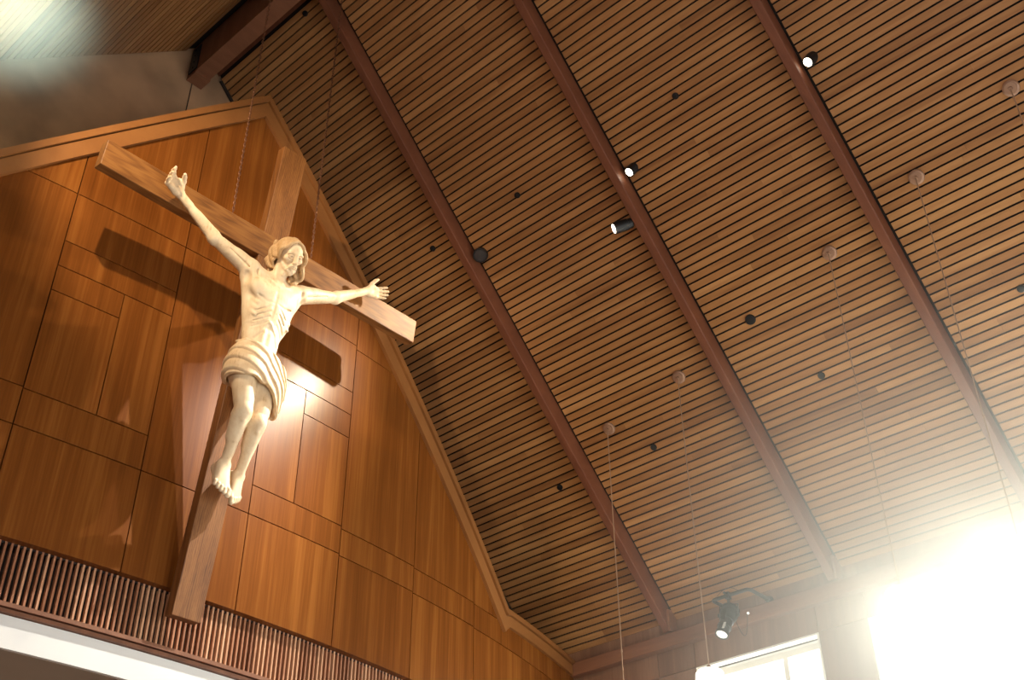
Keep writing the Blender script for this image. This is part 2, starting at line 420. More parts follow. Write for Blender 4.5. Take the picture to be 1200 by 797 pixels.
# ------------------------------------------------------------------ side walls with windows
WC = [5.82, 3.84, 1.84, -.16, -2.16]; WCL = [1.84, -.16, -2.16]; WW = .725; ZH = 4.11; ZS = 1.9
def side_wall(name, x, sgn, ztop, mat, WC):
    """panelled wall with a row of window openings; sgn=+1: solid lies towards +x"""
    th = .34; m = MB()
    xa, xb = (x, x+th) if sgn > 0 else (x-th, x)
    edges = [YB]
    for c in WC: edges += [c+WW, c-WW]
    edges.append(YF)
    g = .004
    def panel(y0, y1, z0, z1):
        t_ = random.random()
        m.box(xa if sgn > 0 else xb-.02, (xa+.02) if sgn > 0 else xb, y0+g, y1-g, z0+g, z1-g, 0, t_)
    hz = [ZF, -.3, .8, ZS, ZH]
    for i in range(0, len(edges)-1, 2):          # piers
        y1, y0 = edges[i], edges[i+1]
        if i == 0: cuts = [y0, 7.02, YB]
        else: cuts = [y0, y1]
        for a, b in zip(cuts[:-1], cuts[1:]):
            for z0, z1 in zip(hz[:-1], hz[1:]): panel(a, b, z0, z1)
            panel(a, b, ZH, 4.40)
    for c in WC:
        panel(c-WW, c+WW, ZH, 4.40)
        for z0, z1 in zip(hz[:3], hz[1:4]): panel(c-WW, c+WW, z0, z1)
    # frieze over the plate beam
    y = YF
    while y < YB-.01:
        y2 = min(YB, y+random.uniform(.10, .19)); m.box(xa if sgn > 0 else xb-.02, (xa+.02) if sgn > 0 else xb, y+.0004, y2-.0004, 4.405, ztop, 0, random.random()); y = y2
    # core
    xc0, xc1 = (xa+.022, xb) if sgn > 0 else (xa, xb-.022)
    for i in range(0, len(edges)-1, 2): m.box(xc0, xc1, edges[i+1], edges[i], ZF, ztop, 1)
    for c in WC: m.box(xc0, xc1, c-WW, c+WW, ZH+.01, ztop, 1); m.box(xc0, xc1, c-WW, c+WW, ZF, ZS-.01, 1)
    return struct(m.build(name, [mat, M['dark']]))
side_wall('wall_right', XW, 1, ZE-.002, M['sidewall'], WC)
side_wall('wall_left', XL, -1, ZEL-.002, M['sidewall'], WCL)
def window(n, c, x, sgn):
    w = MB(); d = sgn
    X = lambda a: x + d*a
    def bx(a0, a1, y0, y1, z0, z1, mi=0): w.box(min(X(a0),X(a1)), max(X(a0),X(a1)), y0, y1, z0, z1, mi)
    t = .02
    # white painted reveal lining (soffit, jambs, sill)
    bx(.0, .32, c-WW+.001, c+WW-.001, ZH-t, ZH-.001)
    bx(-.01, .32, c-WW+.001, c+WW-.001, ZS+.001, ZS+t)
    bx(.0, .32, c-WW+.001, c-WW+t, ZS+t, ZH-t); bx(.0, .32, c+WW-t, c+WW-.001, ZS+t, ZH-t)
    root = struct(w.build('window_%d' % n, M['winframe'], origin=(x, c, ZS)))
    f = MB(); w = f
    a0, a1 = .17, .235; i = t+.002
    bx(a0, a1, c-WW+i, c+WW-i, ZH-t-.075, ZH-t-.012); bx(a0, a1, c-WW+i, c+WW-i, ZS+t+.002, ZS+t+.06)
    bx(a0, a1, c-WW+i, c-WW+i+.055, ZS+t+.06, ZH-t-.075); bx(a0, a1, c+WW-i-.055, c+WW-i, ZS+t+.06, ZH-t-.075)
    bx(a0+.002, a1-.002, c-.255, c-.205, ZS+t+.06, ZH-t-.075)
    bx(a0+.01, a1-.01, c-WW+i+.055, c+WW-i-.055, 2.98, 3.02)
    f.build('window_frame', M['winframe'], root)
    f = MB(); w = f; bx(.10, .115, c-WW+i, c+WW-i, ZH-t-.010, ZH-t-.001); f.build('blind_track', M['black'], root)
    f = MB(); w = f; bx(.20, .204, c-WW+i+.05, c+WW-i-.05, ZS+t+.05, ZH-t-.07); f.build('window_pane', M['glass'], root)
k = 1
for c in WC: window(k, c, XW, 1); k += 1
for c in WCL: window(k, c, XL, -1); k += 1

# plate beam along the right wall
pb = MB(); pb.bbox((9.955, (YF+8.17)/2, 4.445), (1,0,0), (0,0,1), (0,1,0), .055, .073, (8.17-YF)/2, .006, 0, .5)
pb = pb.build('plate_beam', M['beam'], origin=(10, 0, 4.37)); tag(pb, 'long reddish wooden plate beam along the window wall under the rafter ends', 'beam')

# floor, front wall
mb = MB(); mb.box(XL-.4, XW+.4, YF-.2, YB+.2, ZF-.2, ZF); struct(mb.build('floor', M['floor']))
mb = MB(); gable(mb, YF-.2, .19, 0, ZF); struct(mb.build('wall_rear', M['otherwall']))

# ------------------------------------------------------------------ crucifix
TH = math.radians(7.67)
CC = Vector((4.23, 6.603, 6.31)); CU = Vector((0, -math.sin(TH), math.cos(TH))); CB = Vector((0, math.cos(TH), math.sin(TH))); CO = -CB
cx = empty('crucifix', CC); tag(cx, 'large wooden crucifix with a pale carved figure hanging before the panelled gable wall', 'crucifix')
DEP = .10
ex = Vector((1,0,0))
mb = MB()
mb.bbox(CC + CU*((1.06-3.212)/2) + CB*(DEP/2), ex, CB, CU, .122, DEP/2, (1.06+3.212)/2, .004)
o = mb.build('upright_post', M['post'], cx)
mb = MB()
mb.bbox(CC + ex*.022 + CB*(DEP/2-.002), CU, CB, ex, .118, DEP/2, (1.619+1.663)/2, .004)
o = mb.build('cross_beam', M['cross'], cx)
for a in (-.42, .42):
    mb = MB()
    p = CC + ex*a + CU*.118 + CB*.055
    mb.torus(p + Vector((0,0,.018)), (1,0,0), (0,0,1), .018, .0045, 1.1)
    mb.lathe(p, (0,0,1), [(0,.012),(.004,.012),(.006,.004)], 10)
    mb.build('eye_bolt', M['black'], cx)

# chains
def chain(a, label):
    p0 = CC + ex*a + CU*.118 + CB*.055 + Vector((0,0,.036))
    x = p0.x; zt = (ZE+(XW-x)*T if x > XR else ZRL-(XR-x)*TL) - .03
    m = MB(); z = p0.z + .004; i = 0; pitch = .034
    while z < zt-.02:
        ax = Vector((1,0,0)) if i % 2 else Vector((0,1,0)); ax = (ax + Vector((.35,.35 if i % 2 else -.35,0))).normalized()
        m.torus((x, p0.y, z+.017), ax, (0,0,1), .0115, .0042, 1.9, 10, 5); z += pitch; i += 1
    m.lathe((x, p0.y, zt-.02), (0,0,1), [(0,.012),(.03,.022)], 10)
    o = m.build('chain', M['chain'], origin=p0, smooth=True)
    return tag(o, label, 'chain', 'suspension chains of the crucifix')
chain(-.42, 'long bronze suspension chain on the left, near the raised hand with curled fingers')
chain(.42, 'long bronze suspension chain on the right, crossing in front of the dark slats')

#FIGBEGIN
# ------------------------------------------------------------------ carved figure (signed distance sculpting)
import openvdb
class SDF:
    def __init__(s, lo, hi, h):
        s.lo = np.array(lo, float); s.h = h; s.n = np.ceil((np.array(hi)-s.lo)/h).astype(int)+1
        s.g = np.full(s.n, 1.0, np.float32)
    def loc(s, lo, hi, pad):
        a = np.maximum(0, np.floor((np.minimum(lo, hi)-pad-s.lo)/s.h).astype(int)); b = np.minimum(s.n, np.ceil((np.maximum(lo, hi)+pad-s.lo)/s.h).astype(int)+1)
        if np.any(b <= a): return None, None
        ax = [s.lo[i] + s.h*np.arange(a[i], b[i]) for i in range(3)]
        return tuple(slice(a[i], b[i]) for i in range(3)), np.meshgrid(*ax, indexing='ij', sparse=True)
    def put(s, sl, d, k, op):
        g = s.g[sl]; d = d.astype(np.float32)
        if op == 'cut': g2 = -g; 
        else: g2 = g
        if k > 0:
            h = np.maximum(k-np.abs(g2-d), 0)/k; r = np.minimum(g2, d) - h*h*k*.25
        else: r = np.minimum(g2, d)
        s.g[sl] = -r if op == 'cut' else r
    def cone(s, a, b, ra, rb, k=.02, op='add', rel=0):
        a = np.array(a, float); b = np.array(b, float); R = max(ra, rb)
        sl, P = s.loc(np.minimum(a, b)-R, np.maximum(a, b)+R, k+.012)
        if sl is None: return
        ab = b-a; L2 = max(ab@ab, 1e-12)
        x, y, z = P[0]-a[0], P[1]-a[1], P[2]-a[2]
        t = np.clip((x*ab[0]+y*ab[1]+z*ab[2])/L2, 0, 1)
        d = np.sqrt((x-t*ab[0])**2+(y-t*ab[1])**2+(z-t*ab[2])**2) - (ra+(rb-ra)*t)
        s.put(sl, d, k, op)
    def chain(s, pts, rs, k=.02, op='add'):
        for i in range(len(pts)-1): s.cone(pts[i], pts[i+1], rs[i], rs[i+1], k, op)
    def ell(s, c, r, M=None, k=.02, op='add'):
        c = np.array(c, float); r = np.array(r, float); M = np.eye(3) if M is None else np.array(M)
        ext = np.sqrt(((M.T*r)**2).sum(1)) if True else r
        sl, P = s.loc(c-ext, c+ext, k+.012)
        if sl is None: return
        x, y, z = P[0]-c[0], P[1]-c[1], P[2]-c[2]
        q = [(M[i][0]*x+M[i][1]*y+M[i][2]*z) for i in range(3)]
        k0 = np.sqrt((q[0]/r[0])**2+(q[1]/r[1])**2+(q[2]/r[2])**2); k1 = np.sqrt((q[0]/r[0]**2)**2+(q[1]/r[1]**2)**2+(q[2]/r[2]**2)**2)
        d = np.where(k0 < 1e-3, -r.min(), k0*(k0-1)/np.maximum(k1, 1e-6))
        s.put(sl, d, k, op)
    def mesh(s, name, mat, parent, xf):
        g = s.g.copy(); 
        for ax in range(3):
            for e in (0, -1):
                sl = [slice(None)]*3; sl[ax] = e; g[tuple(sl)] = np.maximum(g[tuple(sl)], s.h)
        v = openvdb.FloatGrid(background=1.0); v.copyFromArray(np.clip(g, -.05, .05).astype(np.float32))
        pts, quads = v.convertToQuads(isovalue=0.0)
        pts = pts*s.h + s.lo
        wp = xf(pts)
        me = bpy.data.meshes.new(name); me.vertices.add(len(wp)); me.vertices.foreach_set('co', wp.astype(np.float32).ravel())
        nq = len(quads); me.loops.add(nq*4); me.polygons.add(nq)
        me.loops.foreach_set('vertex_index', quads[:, ::-1].astype(np.int32).ravel()); me.polygons.foreach_set('loop_start', np.arange(0, nq*4, 4, dtype=np.int32))
        me.polygons.foreach_set('use_smooth', np.ones(nq, bool)); me.update(calc_edges=True); me.validate()
        me.materials.append(mat); o = bpy.data.objects.new(name, me); COL.objects.link(o)
        if parent is not None: o.parent = parent
        return o
# figure frame: a = towards world +X (figure's left), b = up along the post, d = out of the post
XU = np.array([1., 0, 0]); UU = np.array(CU); OO = np.array(CO)
def xf(p): return p[:, :1]*XU + p[:, 1:2]*UU + p[:, 2:3]*OO      # relative to the crucifix empty
V = lambda *a: np.array(a, float)
# joints
SR, SL = V(-.280,-.445,.215), V(.215,-.430,.215)
ER, EL = V(-.630,-.315,.165), V(.600,-.235,.165)
WR, WL = V(-.978,-.050,.085), V(.965,.055,.085)
NB, CHN = V(-.075,-.50,.25), None
HR, HL = V(-.135,-1.29,.22), V(.075,-1.27,.21)
KR, KL = V(-.125,-1.690,.335), V(.030,-1.725,.315)
AR, AL = V(-.090,-2.085,.180), V(.085,-2.095,.125)
hh = .0045
B = SDF((-1.30,-2.50,-.02), (1.30,.34,.52), hh)
# torso
B.ell((-.045,-.70,.245), (.195,.27,.125), k=.03)
B.ell((-.055,-.80,.25), (.195,.20,.120), k=.03)
B.ell((-.065,-1.03,.245), (.155,.24,.105), k=.05)
B.ell((-.045,-1.27,.225), (.178,.17,.120), k=.05)
B.cone((-.18,-.535,.225), (.12,-.52,.225), .085, .085, .05)
# shoulders, neck
B.cone((-.12,-.50,.23), SR, .075, .082, .05); B.cone((.0,-.49,.23), SL, .075, .072, .05)
B.cone((-.060,-.56,.235), (-.050,-.34,.285), .074, .054, .04)
B.cone((-.08,-.42,.25), (-.21,-.46,.215), .028, .04, .05); B.cone((-.03,-.42,.25), (.12,-.45,.215), .028, .04, .05)
B.cone((-.100,-.365,.30), (-.080,-.535,.322), .014, .012, .016); B.cone((.0,-.365,.30), (-.055,-.535,.322), .014, .012, .016)
B.cone((-.10,-.545,.335), (-.26,-.475,.265), .015, .016, .02); B.cone((-.065,-.545,.335), (.13,-.465,.265), .015, .016, .02)
# pectorals
B.ell((-.170,-.635,.312), (.110,.085,.052), k=.035); B.ell((.035,-.625,.312), (.110,.085,.048), k=.035)
B.cone((-.235,-.60,.285), (-.29,-.49,.235), .06, .05, .04); B.cone((.06,-.59,.285), (.19,-.47,.235), .055, .045, .04)
B.cone((-.075,-.57,.378), (-.090,-.86,.382), .008, .008, .022, 'cut')
# latissimus
B.cone((-.28,-.52,.19), (-.175,-1.00,.21), .052, .030, .06); B.cone((.185,-.53,.19), (.055,-1.00,.21), .05, .030, .06)
# rib cage edge and ribs
XI = V(-.092,-.900,.368)
for sg in (-1, 1):
    for i in range(6):
        c = -.062; b0 = -.895 + .052*i
        if i == 0: pts = [XI+V(sg*.010,.0,-.006), V(c+sg*.060,-.965,.347), V(c+sg*.110,-1.035,.318), V(c+sg*.145,-1.075,.268)]; r_ = .011
        else: pts = [V(c+sg*.035,b0+.012,.352), V(c+sg*.090,b0-.035,.338), V(c+sg*.142,b0-.070,.300), V(c+sg*.176,b0-.075,.240)]; r_ = .0085
        pts = [V(c+(p[0]-c)*min(1, 1-1.0*max(0, -.84-p[1])), p[1], p[2]-.22*max(0, -.90-p[1])) for p in pts]
        B.chain(pts, [r_, r_*1.1, r_*1.1, r_*.6], .016)
# abdomen: hollow below the arch, then the recti
B.ell((-.080,-1.03,.422), (.070,.10,.060), k=.04, op='cut')
B.cone((-.112,-1.0,.330), (-.105,-1.22,.325), .028, .032, .03); B.cone((-.050,-1.0,.330), (-.048,-1.22,.325), .028, .032, .03)
for bz in (-1.02, -1.085): B.cone((-.135,bz,.376), (-.025,bz,.376), .006, .006, .014, 'cut')
B.ell((-.078,-1.135,.362), (.011,.015,.02), k=.01, op='cut')
# serratus notches
for i in range(3):
    for sg in (-1, 1): B.cone((-.05+sg*.180,-.72-.055*i,.27), (-.05+sg*.160,-.755-.055*i,.32), .009, .010, .018)
# carved lines between the ribs, under the chest muscles and along the costal arch
for sg in (-1, 1):
    for i in range(4):
        c = -.062; b0 = -.755 - .048*i + .0
        pts = [V(c+sg*.040,b0+.006,.375-.004*i), V(c+sg*.092,b0-.035,.362-.006*i), V(c+sg*.142,b0-.066,.318-.008*i)]
        B.chain(pts, [.005,.006,.005], .010, 'cut')
    B.chain([V(-.068+sg*.02,-.715,.378), V(-.068+sg*.09,-.725,.368), V(-.068+sg*.155,-.690,.330)], [.005,.007,.006], .016, 'cut')
    B.chain([V(-.088+sg*.012,-.925,.372), V(-.066+sg*.062,-.995,.356), V(-.066+sg*.105,-1.060,.322)], [.009,.010,.008], .014, 'cut')
    # shin, knee and thigh lines
# hips and buttocks
B.ell((-.12,-1.34,.20), (.11,.14,.11), k=.05); B.ell((.04,-1.33,.20), (.11,.14,.11), k=.05)
# arms
def arm(S, E, Wp, sg):
    dU = E-S; dF = Wp-E
    B.cone(S, E, .068, .046, .03)
    B.cone(S+dU*.02+V(0,.022,.0), S+dU*.40+V(0,.020,.008), .060, .045, .04)         # deltoid
    B.cone(S+dU*.30+V(0,.012,.022), S+dU*.82+V(0,.008,.018), .040, .030, .03)        # biceps
    B.cone(S+dU*.15+V(0,-.030,-.004), S+dU*.80+V(0,-.018,-.004), .040, .026, .03)     # triceps
    B.cone(S+dU*.10+V(0,-.044,.028), S+dU*.62+V(0,-.026,.030), .012, .010, .03)
    B.ell(E+V(0,-.008,-.005), (.044,.044,.040), k=.03)
    B.cone(E, Wp, .044, .030, .03)
    B.cone(E+dF*.05+V(0,.016,.010), E+dF*.50+V(0,.008,.006), .038, .026, .03)
    B.cone(E+dF*.05+V(0,-.014,.0), E+dF*.60+V(0,-.006,0), .036, .022, .03)
    B.cone(E+dF*.45+V(0,.0,.020), Wp+V(0,0,.016), .010, .009, .016)
    B.cone(E+dF*.55+V(0,.010,.014), Wp+V(0,.012,.012), .007, .007, .012)
    B.cone(E+dF*.75, Wp, .030, .027, .02); B.ell(Wp, (.031,.031,.025), k=.02)
arm(SR, ER, WR, -1); arm(SL, EL, WL, 1)
# carved grooves on the inner arm and at the armpit
for S_, E_, sg in ((SR, ER, -1), (SL, EL, 1)):
    dU = E_-S_
    B.cone(S_+dU*.12+V(0,-.040,.062), S_+dU*.66+V(0,-.014,.052), .007, .002, .014, 'cut')
    B.cone(S_+V(sg*-.02,-.02,.075), S_+V(sg*-.035,-.115,.085), .010, .008, .018, 'cut')
# armpit hollows
B.ell((-.33,-.555,.265), (.030,.050,.035), k=.03, op='cut'); B.ell((.235,-.535,.265), (.030,.045,.035), k=.03, op='cut')
# hands: u = along the hand, w = across towards the thumb, n = palm normal
def hand(Wp, u, w, curl, spread, thumb, s=1.0, fl=1.0):
    u = u/np.linalg.norm(u); w = w - u*(w@u); w /= np.linalg.norm(w); n = np.cross(u, w); n = n if n[2] > 0 else -n
    P = lambda a, b_, c: Wp + (u*a + w*b_ + n*c)*s
    B.cone(Wp, P(.045,.0,.0), .029*s, .030*s, .02)
    for b_ in (-.034,-.012,.012,.034): B.cone(P(.03,b_*.75,.0), P(.108,b_*1.05,-.003), .021*s, .0165*s, .016)
    B.cone(P(.025,.022,.010), P(.075,.042,.016), .022*s, .017*s, .018)              # thenar
    B.cone(P(.025,-.024,.008), P(.085,-.036,.010), .019*s, .015*s, .018)            # hypothenar
    B.ell(P(.072,.002,.028), (.020*s,.020*s,.012*s), k=.016, op='cut')               # palm hollow
    tips = []
    for i, (b_, L, r_) in enumerate(((.036,.080,.0130),(.012,.090,.0135),(-.012,.084,.0130),(-.035,.066,.0115))):
        p = P(.106, b_*1.03, -.002); ang = 0; q = p
        sp = spread*(1.5-i)/1.5
        for j, f_ in enumerate((.44,.32,.26)):
            ang += curl[i][j]
            dirv = (u*math.cos(ang) + n*math.sin(ang)); dirv = dirv + w*sp*.9*math.cos(ang); dirv /= np.linalg.norm(dirv)
            q2 = q + dirv*L*f_*s*fl; B.cone(q, q2, r_*s*(1-.10*j), r_*s*(1-.10*(j+1)), .006); B.ell(q, (r_*s*1.06*(1-.1*j),)*3, k=.006); q = q2
    t0 = P(.030,.030,.010); a_, b2, c_ = thumb
    t1 = t0 + (u*a_[0]+w*a_[1]+n*a_[2])*.042*s; t2 = t1 + (u*b2[0]+w*b2[1]+n*b2[2])*.034*s; t3 = t2 + (u*c_[0]+w*c_[1]+n*c_[2])*.026*s
    B.chain([t0, t1, t2, t3], [.021*s, .0165*s, .0145*s, .0115*s], .010)
def nrmv(*a): a = np.array(a, float); return a/np.linalg.norm(a)
R_u, R_w = nrmv(-.85,.42,.18), nrmv(.45,.9,.12)
hand(WR, R_u, R_w, ((.62,.30,.20),(.70,.30,.20),(.78,.30,.20),(.88,.30,.20)), .02,
     (nrmv(.60,.75,.40), nrmv(.80,.30,.75), nrmv(.75,.0,.85)), 1.20, 1.22)
L_u, L_w = nrmv(.93,.30,.14), nrmv(-.35,.93,.12)
hand(WL, L_u, L_w, ((.22,.16,.12),(.20,.16,.14),(.20,.20,.16),(.24,.26,.2)), .14,
     (nrmv(.45,.85,.35), nrmv(.62,.70,.45), nrmv(.85,.45,.40)), 1.10, 1.1)
# legs
def leg(H, K, A, sg):
    dT = K-H; dC = A-K
    B.cone(H, K, .108, .062, .04)
    B.cone(H+dT*.1+V(0,0,.020), H+dT*.75+V(0,0,.012), .082, .055, .04)
    B.cone(H+dT*.25+V(sg*.035,0,.02), H+dT*.86+V(sg*.030,0,.02), .050, .028, .03)
    B.cone(H+dT*.25+V(-sg*.040,0,.01), H+dT*.90+V(-sg*.032,0,.012), .048, .030, .03)
    B.cone(H+dT*.3+V(0,0,-.03), H+dT*.9+V(0,0,-.025), .065, .040, .04)
    B.ell(K+V(0,.002,.030), (.040,.048,.036), k=.022)                                # kneecap
    B.cone(K+V(0,-.055,.030), K+V(0,-.080,.026), .018, .015, .02)
    B.ell(K, (.060,.062,.055), k=.03)
    B.cone(K, A, .058, .036, .03)
    B.cone(K+dC*.10+V(sg*.018,0,-.022), K+dC*.48+V(sg*.016,0,-.024), .052, .036, .04)
    B.cone(K+dC*.10+V(-sg*.022,0,-.018), K+dC*.42+V(-sg*.018,0,-.022), .044, .032, .04)
    B.cone(K+dC*.10+V(0,0,.030), K+dC*.80+V(-sg*.006,0,.022), .020, .012, .025)       # shin
    B.ell(A+V(sg*.034,-.004,0), (.016,.022,.020), k=.016); B.ell(A+V(-sg*.034,.008,.004), (.016,.022,.020), k=.016)
    B.cone(K+dC*.55+V(0,0,-.028), A+V(0,-.03,-.036), .018, .016, .02)                # Achilles
leg(HR, KR, AR, -1); leg(HL, KL, AL, 1)
# feet: t = toe direction, m = medial direction (big toe side)
def foot(A, t, m_, s=1.0):
    t = t/np.linalg.norm(t); m_ = m_ - t*(m_@t); m_ /= np.linalg.norm(m_); n = np.cross(t, m_); n = n if n[2] > 0 else -n
    P = lambda a, b_, c: A + (t*a + m_*b_ + n*c)*s
    B.cone(P(-.005,0,0), P(-.012,0,-.062), .042*s, .040*s, .02)
    B.ell(P(-.035,0,-.062), (.040*s,)*3, k=.025)
    for b0, b1, L in ((.016,.046,.172),(.008,.022,.168),(.0,.0,.160),(-.008,-.022,.150),(-.016,-.042,.136)):
        B.cone(P(.0,b0,-.014), P(L,b1,-.058), .036*s, .0185*s, .022)
    B.cone(P(-.02,-.02,-.07), P(.13,-.045,-.072), .026*s, .018*s, .03)
    for i, (b_, a0, L, r_) in enumerate(((.050,.172,.062,.0205),(.020,.172,.050,.0150),(-.004,.163,.046,.0145),(-.027,.150,.041,.0140),(-.049,.134,.036,.0135))):
        p0 = P(a0,b_,-.058); p1 = P(a0+L*.5,b_+(.004 if i == 0 else -.002*i),-.053); p2 = P(a0+L,b_-(.004 if i == 0 else .002*i),-.068)
        B.cone(P(a0-.05,b_*.9,-.056), p0, r_*1.0*s, r_*.95*s, .008)
        B.chain([p0, p1, p2], [r_*s*.95, r_*s*.95, r_*s*1.02], .004)
foot(AL, nrmv(.10,-.93,.36), nrmv(-.85,-.30,.35), .98)
foot(AR, nrmv(-.02,-.83,.56), nrmv(.90,-.25,.10), 1.06)
body = B.mesh('body', M['skin'], None, xf)

# head on a finer grid, same body surface
HC_ = V(-.046,-.230,.350); HS = .315
pitch_, roll_, yaw_ = math.radians(25), math.radians(12), math.radians(2)
up_ = np.array([-math.sin(roll_), math.cos(roll_)*math.cos(pitch_), math.cos(roll_)*math.sin(pitch_)])
fw_ = np.array([math.sin(yaw_), -math.sin(pitch_), math.cos(pitch_)]); fw_ -= up_*(fw_@up_); fw_ /= np.linalg.norm(fw_)
rt_ = np.cross(up_, fw_); rt_ /= np.linalg.norm(rt_)                      # towards figure's left (+a)
if rt_[0] < 0: rt_ = -rt_
HM = np.array([rt_, up_, fw_])
def hp(x, y, z): return HC_ + (rt_*x + up_*y + fw_*z)*HS
Hd = SDF((-.30,-.56,.14), (.20,.02,.60), .0024)
def he(x, y, z, rx, ry, rz, k=.02, op='add'): Hd.ell(hp(x,y,z), (rx*HS,ry*HS,rz*HS), HM, k*HS/.3, op)
def hc(a, b, ra, rb, k=.02, op='add'): Hd.cone(hp(*a), hp(*b), ra*HS, rb*HS, k*HS/.3, op)
he(0,.12,-.06,.31,.34,.38)
he(0,.06,.10,.262,.33,.30, .04)
hc((0,-.10,.13),(0,-.38,.19),.215,.105,.03)
hc((-.20,-.20,.02),(-.06,-.40,.20),.07,.06,.04); hc((.20,-.20,.02),(.06,-.40,.20),.07,.06,.04)
he(0,-.435,.255,.080,.080,.075,.02)
hc((-.17,.045,.345),(-.03,.035,.385),.038,.032,.025); hc((.17,.045,.345),(.03,.035,.385),.038,.032,.025)
he(-.185,-.10,.275,.075,.060,.060,.03); he(.185,-.10,.275,.075,.060,.060,.03)
for s_ in (-1, 1):
    he(s_*.130,-.030,.405,.092,.062,.075,.020,'cut')
    he(s_*.128,-.035,.322,.066,.056,.058,.005)
    for kk in range(6):
        t0, t1 = -1+kk/3., -1+(kk+1)/3.
        f1 = lambda t: (s_*(.128+.066*t), .004-.026*t*t, .378-.022*t*t-.004*abs(t))
        f2 = lambda t: (s_*(.128+.064*t), -.072+.020*t*t, .364-.018*t*t)
        hc(f1(t0), f1(t1), .017,.017,.004); hc(f2(t0), f2(t1), .011,.011,.004)
        f3 = lambda t: (s_*(.130+.085*t), .072-.022*t*t-.012*t, .378-.032*t*t-.008*t)
        hc(f3(t0), f3(t1), .016,.016,.006)
hc((0,.04,.375),(0,-.165,.468),.022,.036,.012); hc((0,.02,.36),(0,-.12,.40),.035,.050,.02)
he(-.042,-.180,.420,.028,.024,.034,.012); he(.042,-.180,.420,.028,.024,.034,.012); he(0,-.178,.462,.032,.026,.028,.012)
he(-.020,-.200,.440,.011,.008,.016,.004,'cut'); he(.020,-.200,.440,.011,.008,.016,.004,'cut')
he(0,-.285,.330,.105,.070,.075,.03)
hc((-.070,-.278,.368),(0,-.266,.404),.014,.019,.006); hc((.070,-.278,.368),(0,-.266,.404),.014,.019,.006)
hc((-.055,-.312,.366),(.055,-.312,.366),.018,.018,.008); he(0,-.314,.384,.05,.020,.022,.01)
hc((-.062,-.293,.395),(.062,-.293,.395),.014,.014,.002,'cut')
hc((-.05,-.35,.385),(.05,-.35,.385),.012,.012,.014,'cut')
# moustache and short beard
for s_ in (-1, 1):
    hc((s_*.012,-.232,.412),(s_*.10,-.285,.355),.018,.014,.006); hc((s_*.10,-.285,.355),(s_*.125,-.35,.30),.014,.018,.008)
    for j in range(4): hc((s_*(.235-.035*j),-.20-.06*j,.10+.055*j),(s_*(.17-.04*j),-.34-.03*j,.17+.045*j),.030,.026,.012)
for j in range(5): x_ = -.06+.03*j; hc((x_*1.3,-.385,.30-abs(x_)*.5),(x_*.7,-.475,.285-abs(x_)*.3),.026,.014,.006)
# ears
for s_ in (-1, 1):
    he(s_*.315,-.045,.0,.030,.082,.050,.012); he(s_*.345,-.04,.012,.014,.045,.026,.008,'cut'); he(s_*.318,-.125,.015,.022,.028,.022,.01)
# neck, identical to the body
Hd.cone((-.060,-.56,.235), (-.050,-.34,.285), .074, .054, .04)
Hd.cone((-.050,-.34,.285), hp(0,-.12,-.08), .054, .062, .03)
Hd.cone((-.100,-.365,.30), (-.080,-.535,.322), .014, .012, .016); Hd.cone((.0,-.365,.30), (-.055,-.535,.322), .014, .012, .016)
Hd.ell((-.055,-.405,.335), (.014,.022,.014), k=.015)
head = Hd.mesh('head', M['skin'], None, xf)
def join(a, b, name):
    import bmesh
    bm = bmesh.new(); bm.from_mesh(a.data); bm.from_mesh(b.data); me = bpy.data.meshes.new(name); bm.to_mesh(me); bm.free()
    me.materials.append(M['skin']); me.polygons.foreach_set('use_smooth', [True]*len(me.polygons))
    for o_ in (a, b): bpy.data.objects.remove(o_)
    o_ = bpy.data.objects.new(name, me); COL.objects.link(o_); return o_
# stained irises
for s_ in (-1, 1):
    mb = MB(); c_ = hp(s_*.122,-.028,.374); mb.lathe(xf(np.array([c_]))[0], xf(np.array([fw_]))[0], [(-.006,.0068),(.0010,.0068),(.002,.004)], 16)
    PUP = globals().setdefault('PUP', []); PUP.append(mb)
fig = join(body, head, 'carved_figure'); fig.parent = cx
for mb in PUP: mb.build('pupil', M['iris']).parent = fig
fig['label'] = 'pale carved figure with outstretched arms, bowed bearded head and crossed feet'

# hair: shell over the skull plus long wavy locks
Hr = SDF((-.32,-.62,.10), (.24,.04,.60), .0028)
def re_(x, y, z, rx, ry, rz, k=.02, op='add'): Hr.ell(hp(x,y,z), (rx*HS,ry*HS,rz*HS), HM, k*HS/.3, op)
def rc(a, b, ra, rb, k=.012, op='add'): Hr.cone(hp(*a), hp(*b), ra*HS, rb*HS, k*HS/.3, op)
re_(0,.13,-.08,.355,.372,.41)
re_(0,-.10,.52,.240,.44,.40,.03,'cut')
re_(0,-.55,.30,.34,.42,.45,.03,'cut')
def lock(side, x0, z0, y0, pts, r0, r1, ph):
    P_ = [hp(*p) for p in pts]; n = 22; out = []; rs = []
    for i in range(n+1):
        t = i/n*(len(P_)-1); j = min(int(t), len(P_)-2); f = t-j
        p = P_[j]*(1-f) + P_[j+1]*f; q = i/n
        wv = math.sin(q*11+ph)*WV*min(1, q*3); p = p + rt_*wv*side + fw_*math.cos(q*11+ph)*WV*.7*min(1, q*3)
        out.append(p); rs.append((r0*(1-q) + r1*q)*HS*(1+.05*math.sin(q*18+ph)))
    Hr.chain(out, rs, .006)
WV = .008
